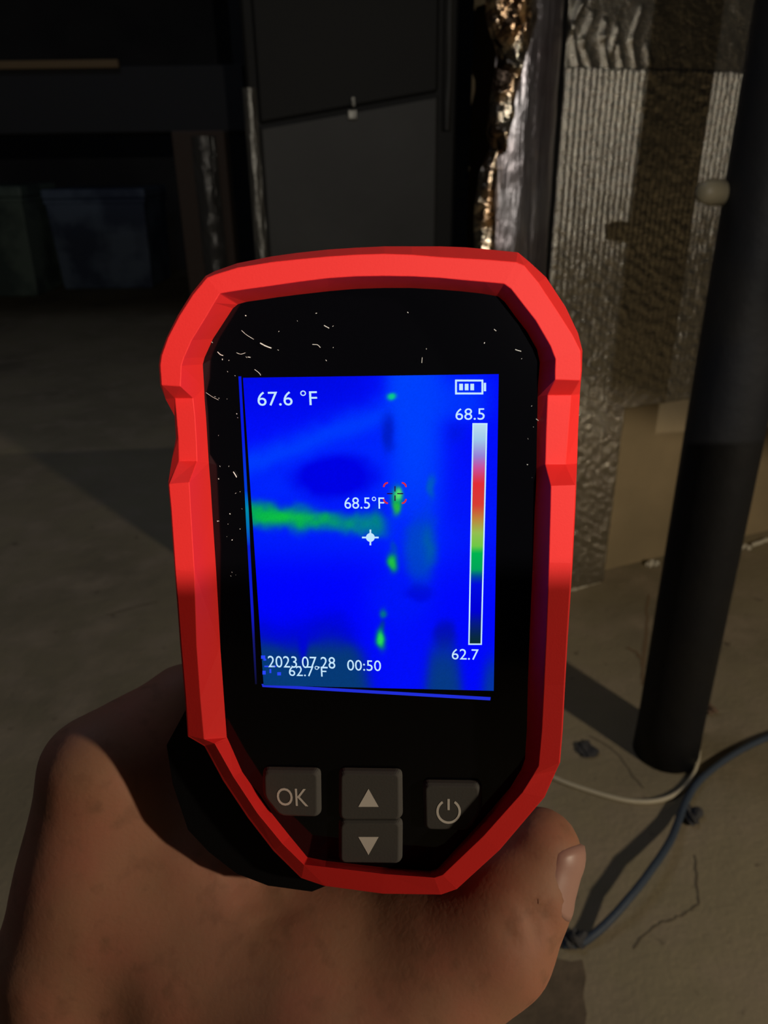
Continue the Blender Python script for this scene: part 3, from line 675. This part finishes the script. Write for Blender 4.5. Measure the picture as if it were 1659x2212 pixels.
# --- buttons
def rounded(poly, r, k=5):
    out = []; n_ = len(poly)
    for i in range(n_):
        p0, p1, p2 = [np.array(poly[(i + j) % n_], float) for j in (-1, 0, 1)]
        a = (p0 - p1); b = (p2 - p1); ra = min(r, np.linalg.norm(a) * .45); rb = min(r, np.linalg.norm(b) * .45)
        A, B = p1 + a / np.linalg.norm(a) * ra, p1 + b / np.linalg.norm(b) * rb
        for j in range(k + 1):
            t = j / k; out.append(tuple((1 - t) ** 2 * A + 2 * t * (1 - t) * p1 + t * t * B))
    return out
ZB = .0014
def button(poly, label, sym):
    pl = rounded(poly, 13); top = [D(*p, ZB) for p in pl]; base = [np.array([p[0], p[1], .0]) for p in inset(top, -.0003)]
    top2 = inset(top, .0006); mid = [np.array([p[0], p[1], ZB - .0005]) for p in top]
    v, f = loft([base, mid, top2]); o = tag(mk('button', v, f, M['button'], dev, smooth=False, bevel=.0002), label)
    v, f = sym; mk('symbol', v, f, M['symbol'], o); return o
ZS = ZB + .00006
a = pxbox(598, 1703, 665, 1741, ZS)
button([(567, 1666), (689, 1668), (690, 1767), (602, 1765), (567, 1722)], 'button marked OK', text_mesh('OK', *a, ZS))
button([(732, 1668), (866, 1670), (867, 1773), (732, 1773)], 'button with an up arrow', rect([(796, 1704), (818, 1743), (774, 1743)], ZS))
button([(732, 1776), (867, 1776), (866, 1868), (732, 1866)], 'button with a down arrow', rect([(774, 1808), (818, 1808), (796, 1847)], ZS))
pw = join(arc(969, 1753, 24, -58, 238, 5.2, ZS, 28), rect([(966.5, 1726), (971.5, 1726), (971.5, 1750), (966.5, 1750)], ZS))
button([(914, 1694), (1038, 1696), (1040, 1752), (1012, 1797), (916, 1794)], 'button with a power symbol', pw)

# --- dust and lint on the faceplate
random.seed(11); vf = []
def fibre(px, r):
    r *= .6
    pts = [D(x, y, .0004) for x, y in px]; vf.append(tube(spline(pts, 4), r, 5))
fibre([(522, 714), (532, 723), (548, 733)], .00007); fibre([(562, 741), (573, 747), (586, 752)], .00018); fibre([(675, 744), (686, 745), (692, 751)], .00009); fibre([(700, 703), (711, 709)], .00012)
fibre([(470, 760), (476, 766), (482, 768)], .00012); fibre([(511, 762), (520, 765), (530, 762)], .00007); fibre([(535, 771), (541, 772)], .00012); fibre([(550, 798), (560, 806), (563, 811)], .00008)
fibre([(1113, 755), (1119, 757), (1126, 759)], .00013); fibre([(1067, 711), (1072, 715)], .0001); fibre([(880, 674), (882, 676)], .0001); fibre([(1158, 905), (1164, 909)], .0001)
fibre([(445, 848), (460, 858), (472, 864)], .00005); fibre([(504, 1019), (509, 1027), (511, 1031)], .00016); fibre([(912, 772), (911, 784)], .00008)
for _ in range(46):
    e = random.random()
    if e < .45: x, y = random.gauss(505, 14), random.uniform(770, 1250)
    elif e < .6: x, y = random.uniform(458, 480), random.uniform(720, 1160)
    elif e < .75: x, y = random.uniform(1140, 1156), random.uniform(860, 1250)
    else: x, y = random.uniform(520, 1130), random.uniform(665, 795)
    r = random.choice([.00003, .00004, .00005, .00008])
    p = D(x, y, .0003); vf.append(tube([p, p + np.array([random.uniform(-1, 1), random.uniform(-1, 1), .3]) * .00022], r, 5))
v, f = join(*vf); tag(mk('lint', v, f, M['dust'], dev), 'white dust and lint fibres', kind='stuff')

# ------------------------------------------------------------------ the hand (one continuous surface from a distance field)
def J(px, py, d, r): return (cpt(px, py, d), r * .001)
CH = [  # chains of tapered joints: photo point, depth, radius (mm)
 [J(430, 3050, .165, 27), J(520, 2600, .162, 24), J(740, 2255, .163, 18), J(1060, 2035, .1645, 12.9), J(1120, 1925, .1665, 11.2), J(1163, 1838, .168, 9.2)],
 [J(330, 3050, .180, 29), J(190, 2500, .176, 21), J(160, 2060, .172, 16), J(205, 1665, .170, 11.4), J(400, 1522, .189, 9.4), J(640, 1500, .203, 8.8), J(820, 1500, .203, 8)],
 [J(300, 2900, .205, 27), J(190, 2300, .21, 16), J(225, 1880, .212, 12), J(560, 1740, .232, 9.6), J(790, 1760, .237, 8.8), J(960, 1800, .228, 7.8)],
 [J(320, 2900, .22, 26), J(220, 2400, .228, 15), J(270, 2080, .232, 11.5), J(570, 1930, .25, 9.4), J(800, 1945, .256, 8.6), J(960, 1980, .246, 7.6)],
 [J(340, 2900, .235, 24), J(280, 2480, .246, 13.5), J(340, 2240, .252, 10.5), J(590, 2100, .268, 8.6), J(790, 2110, .272, 7.8), J(930, 2140, .262, 6.9)],
 [J(300, 1690, .176, 13), J(420, 1830, .176, 14), J(560, 2010, .174, 15)],
 [J(250, 1900, .174, 15), J(420, 2080, .172, 18), J(600, 2150, .168, 17)],
 [J(640, 2010, .175, 13), J(880, 1995, .172, 12.5), J(1040, 1960, .169, 11)],
 [J(420, 2200, .182, 24), J(430, 2600, .19, 30)],
 [J(330, 1900, .183, 16), J(560, 2130, .176, 17), J(700, 2120, .168, 15)],
 [J(430, 3050, .19, 30), J(450, 3600, .19, 30)],
]
VX = .0013
lo_ = np.array([-.15, -.235, -.295]); hi_ = np.array([.062, -.018, -.125])
ns = np.ceil((hi_ - lo_) / VX).astype(int)
gx, gy, gz = [lo_[k] + VX * np.arange(ns[k]) for k in range(3)]
PX, PY, PZ = np.meshgrid(gx, gy, gz, indexing='ij'); PX = PX.astype(np.float32); PY = PY.astype(np.float32); PZ = PZ.astype(np.float32)
def cone(a, ra, b, rb):
    d = b - a; L2 = d @ d
    t = np.clip(((PX - a[0]) * d[0] + (PY - a[1]) * d[1] + (PZ - a[2]) * d[2]) / L2, 0, 1)
    return np.sqrt((PX - a[0] - t * d[0]) ** 2 + (PY - a[1] - t * d[1]) ** 2 + (PZ - a[2] - t * d[2]) ** 2) - (ra + (rb - ra) * t)
def smin(a, b, k):
    h = np.clip(.5 + .5 * (b - a) / k, 0, 1); return b * (1 - h) + a * h - k * h * (1 - h)
SD = None
for ci, ch in enumerate(CH):
    d = None
    for (a, ra), (b, rb) in zip(ch[:-1], ch[1:]):
        c = cone(a, ra, b, rb); d = c if d is None else smin(d, c, .0025)
    k = .010 if ci in (0, 1, 5, 6, 7, 8, 9, 10) else .004
    SD = d if SD is None else smin(SD, d, k)
GPX = CX + PX / -PZ * FPX; GPY = CY - PY / -PZ * FPX
# web creases between thumb and forefinger and fold lines over the thumb joint
def crease(pts, depth, w_):
    global SD
    for (a, b) in zip(pts[:-1], pts[1:]):
        dx, dy = b[0] - a[0], b[1] - a[1]; t = np.clip(((GPX - a[0]) * dx + (GPY - a[1]) * dy) / (dx * dx + dy * dy), 0, 1)
        SD = SD + depth * np.exp(-((GPX - a[0] - t * dx) ** 2 + (GPY - a[1] - t * dy) ** 2) / (2 * w_ * w_)) * np.exp(-((SD) / .004) ** 2)
for pts, dd in (([(1122, 1950), (1150, 1985), (1160, 2030)], .0011), ([(1150, 1945), (1180, 1975), (1192, 2010)], .0009), ([(1090, 2000), (1120, 2040)], .0006),
                ([(500, 1868), (575, 1905)], .0008), ([(490, 1895), (572, 1925)], .0008), ([(500, 1925), (585, 1945)], .0008), ([(520, 1955), (600, 1962)], .0007), ([(560, 1990), (625, 1975)], .0007),
                ([(380, 1790), (470, 1850)], .0005), ([(350, 1810), (450, 1880)], .0005)):
    crease(pts, dd, 8.0)
# clearance for the camera head and grip held in the hand
QX = (PX - dT[0]) * d1[0] + (PY - dT[1]) * d1[1] + (PZ - dT[2]) * d1[2]
QY = (PX - dT[0]) * d2[0] + (PY - dT[1]) * d2[1] + (PZ - dT[2]) * d2[2]
QZ = (PX - dT[0]) * d3[0] + (PY - dT[1]) * d3[1] + (PZ - dT[2]) * d3[2]
band = (QZ > -.028) & (QZ < .012)
def poly_sd(x, y, poly):
    d = np.full(x.shape, 1e9, np.float32); s = np.ones(x.shape, np.float32); n_ = len(poly)
    for i in range(n_):
        ax_, ay_ = poly[i]; bx2, by2 = poly[i - 1]; ex, ey = bx2 - ax_, by2 - ay_; wx, wy = x - ax_, y - ay_
        t = np.clip((wx * ex + wy * ey) / (ex * ex + ey * ey + 1e-18), 0, 1); d = np.minimum(d, (wx - ex * t) ** 2 + (wy - ey * t) ** 2)
        c1, c2, c3 = y >= ay_, y < by2, ex * wy > ey * wx
        s = np.where((c1 & c2 & c3) | (~c1 & ~c2 & ~c3), -s, s)
    return s * np.sqrt(d)
pS = [(p[0], p[1]) for p in L_S]; pBd = [(p[0], p[1]) for p in Bz[1]]
sd_f = poly_sd(QX[band], QY[band], pS); sd_b = poly_sd(QX[band], QY[band], pBd)
qz = QZ[band]
prF = np.maximum(sd_f, np.maximum(-.0075 - qz, qz - .02)) - .0004
prB = np.maximum(sd_b, np.maximum(-.0245 - qz, qz - .0)) - .0004
cut = np.minimum(prF, prB); tmp = SD[band]; SD[band] = np.maximum(tmp, -cut)
ga, gb = DR @ Pa + dT, DR @ Pb_ + dT
SD = np.maximum(SD, -(cone(ga, .0205, gb, .0212)))
def surface_nets(S, org, h):
    ins = S < 0; X_, Y_, Z_ = S.shape
    c = [(i, j, k) for i in (0, 1) for j in (0, 1) for k in (0, 1)]
    cnt = sum(ins[i:X_ - 1 + i, j:Y_ - 1 + j, k:Z_ - 1 + k].astype(np.int8) for i, j, k in c)
    act = (cnt > 0) & (cnt < 8); idx = -np.ones(act.shape, int); cells = np.argwhere(act); idx[act] = np.arange(len(cells))
    acc = np.zeros((len(cells), 3)); num = np.zeros(len(cells))
    for a in c:
        for ax in range(3):
            if a[ax]: continue
            b = list(a); b[ax] = 1
            va = S[tuple((cells + a).T)]; vb = S[tuple((cells + b).T)]; m = (va < 0) != (vb < 0)
            t = np.where(m, va / (va - vb + 1e-20), 0); p = np.tile(np.array(a, float), (len(cells), 1)); p[:, ax] += t
            acc[m] += p[m]; num[m] += 1
    verts = org + h * (cells + acc / num[:, None]); F_ = []
    for ax in range(3):
        u, w_ = [(1, 2), (2, 0), (0, 1)][ax]
        sl_a = [slice(1, -1)] * 3; sl_a[ax] = slice(0, -1); sl_b = [slice(1, -1)] * 3; sl_b[ax] = slice(1, None)
        A, B = ins[tuple(sl_a)], ins[tuple(sl_b)]; e = np.argwhere(A != B)
        off = np.array([1, 1, 1]); off[ax] = 0; e = e + off; fl_ = ins[tuple(e.T)]
        def id_(du, dw):
            q = e.copy(); q[:, u] -= du; q[:, w_] -= dw; return idx[tuple(q.T)]
        q = np.stack([id_(0, 0), id_(1, 0), id_(1, 1), id_(0, 1)], 1); q[~fl_] = q[~fl_][:, ::-1]
        q = q[(q >= 0).all(1)]
        F_ += q.tolist()
    return verts, F_
hv, hf = surface_nets(SD, lo_, VX)
HC = cpt(420, 2100, .185)
hw = (RW @ hv.T).T + CAM; ho = c2w(HC)
hand = empty('person', ho, 'bare left hand wrapped round the grip of the red thermal camera, thumb crossing under it', 'person')
hm = mk('hand', hw - ho, hf, M['skin'], hand, smooth=True)
sm = hm.modifiers.new('smooth', 'SMOOTH'); sm.factor = .6; sm.iterations = 4

# thumbnail: a curved plate laid on the thumb tip
def sd_at(p):
    best = 1e9
    ch = CH[0]
    for (a, ra), (b, rb) in zip(ch[:-1], ch[1:]):
        d = b - a; t = min(max((p - a) @ d / (d @ d), 0), 1); best = min(best, np.linalg.norm(p - a - t * d) - (ra + (rb - ra) * t))
    return best
tA, tB = cpt(1128, 1915, .1665), cpt(1168, 1815, .168)
tx = tB - tA; tx /= np.linalg.norm(tx)
nn0 = np.array([.97, .17, .24]); nn0 -= (nn0 @ tx) * tx; nn0 /= np.linalg.norm(nn0); nt0 = np.cross(tx, nn0)
V0 = []; nu2, nv2 = 15, 13
for j in range(nv2):
    s = j / (nv2 - 1)
    for i in range(nu2):
        q = i / (nu2 - 1) * 2 - 1
        hl = .0074; along = -.0012 + (s - .5) * 2 * hl
        ww = 54 * (1 - .25 * max(0, (.35 - s)) ** 1.0 * 2 * abs(q))
        if s < .35: along += .0022 * (abs(q) ** 2) * (1 - s / .35)
        else: along -= .0028 * (abs(q) ** 2.5) * (s - .35) / .65
        c = tA + tx * (np.linalg.norm(tB - tA) * .70 + along)
        ang = math.radians(ww * q); dr = nn0 * math.cos(ang) + nt0 * math.sin(ang)
        r = .004
        for _ in range(30): r -= sd_at(c + dr * r) * .8
        V0.append(c + dr * (r + .0007 + .0003 * s - .0007 * abs(q) ** 3))
V1 = [p - nn0 * .0030 for p in V0]
F0 = grid_faces(nu2, nv2); nV = len(V0); F1 = [tuple(i + nV for i in q)[::-1] for q in F0]
rim = list(range(nu2)) + [j * nu2 + nu2 - 1 for j in range(1, nv2)] + [(nv2 - 1) * nu2 + i for i in range(nu2 - 2, -1, -1)] + [j * nu2 for j in range(nv2 - 2, 0, -1)]
F2 = [(rim[k], rim[(k + 1) % len(rim)], rim[(k + 1) % len(rim)] + nV, rim[k] + nV) for k in range(len(rim))]
nail = mk('thumbnail', [c2w(p) - ho for p in V0 + V1], F0 + F1 + F2, M['nail'], hand, smooth=True)
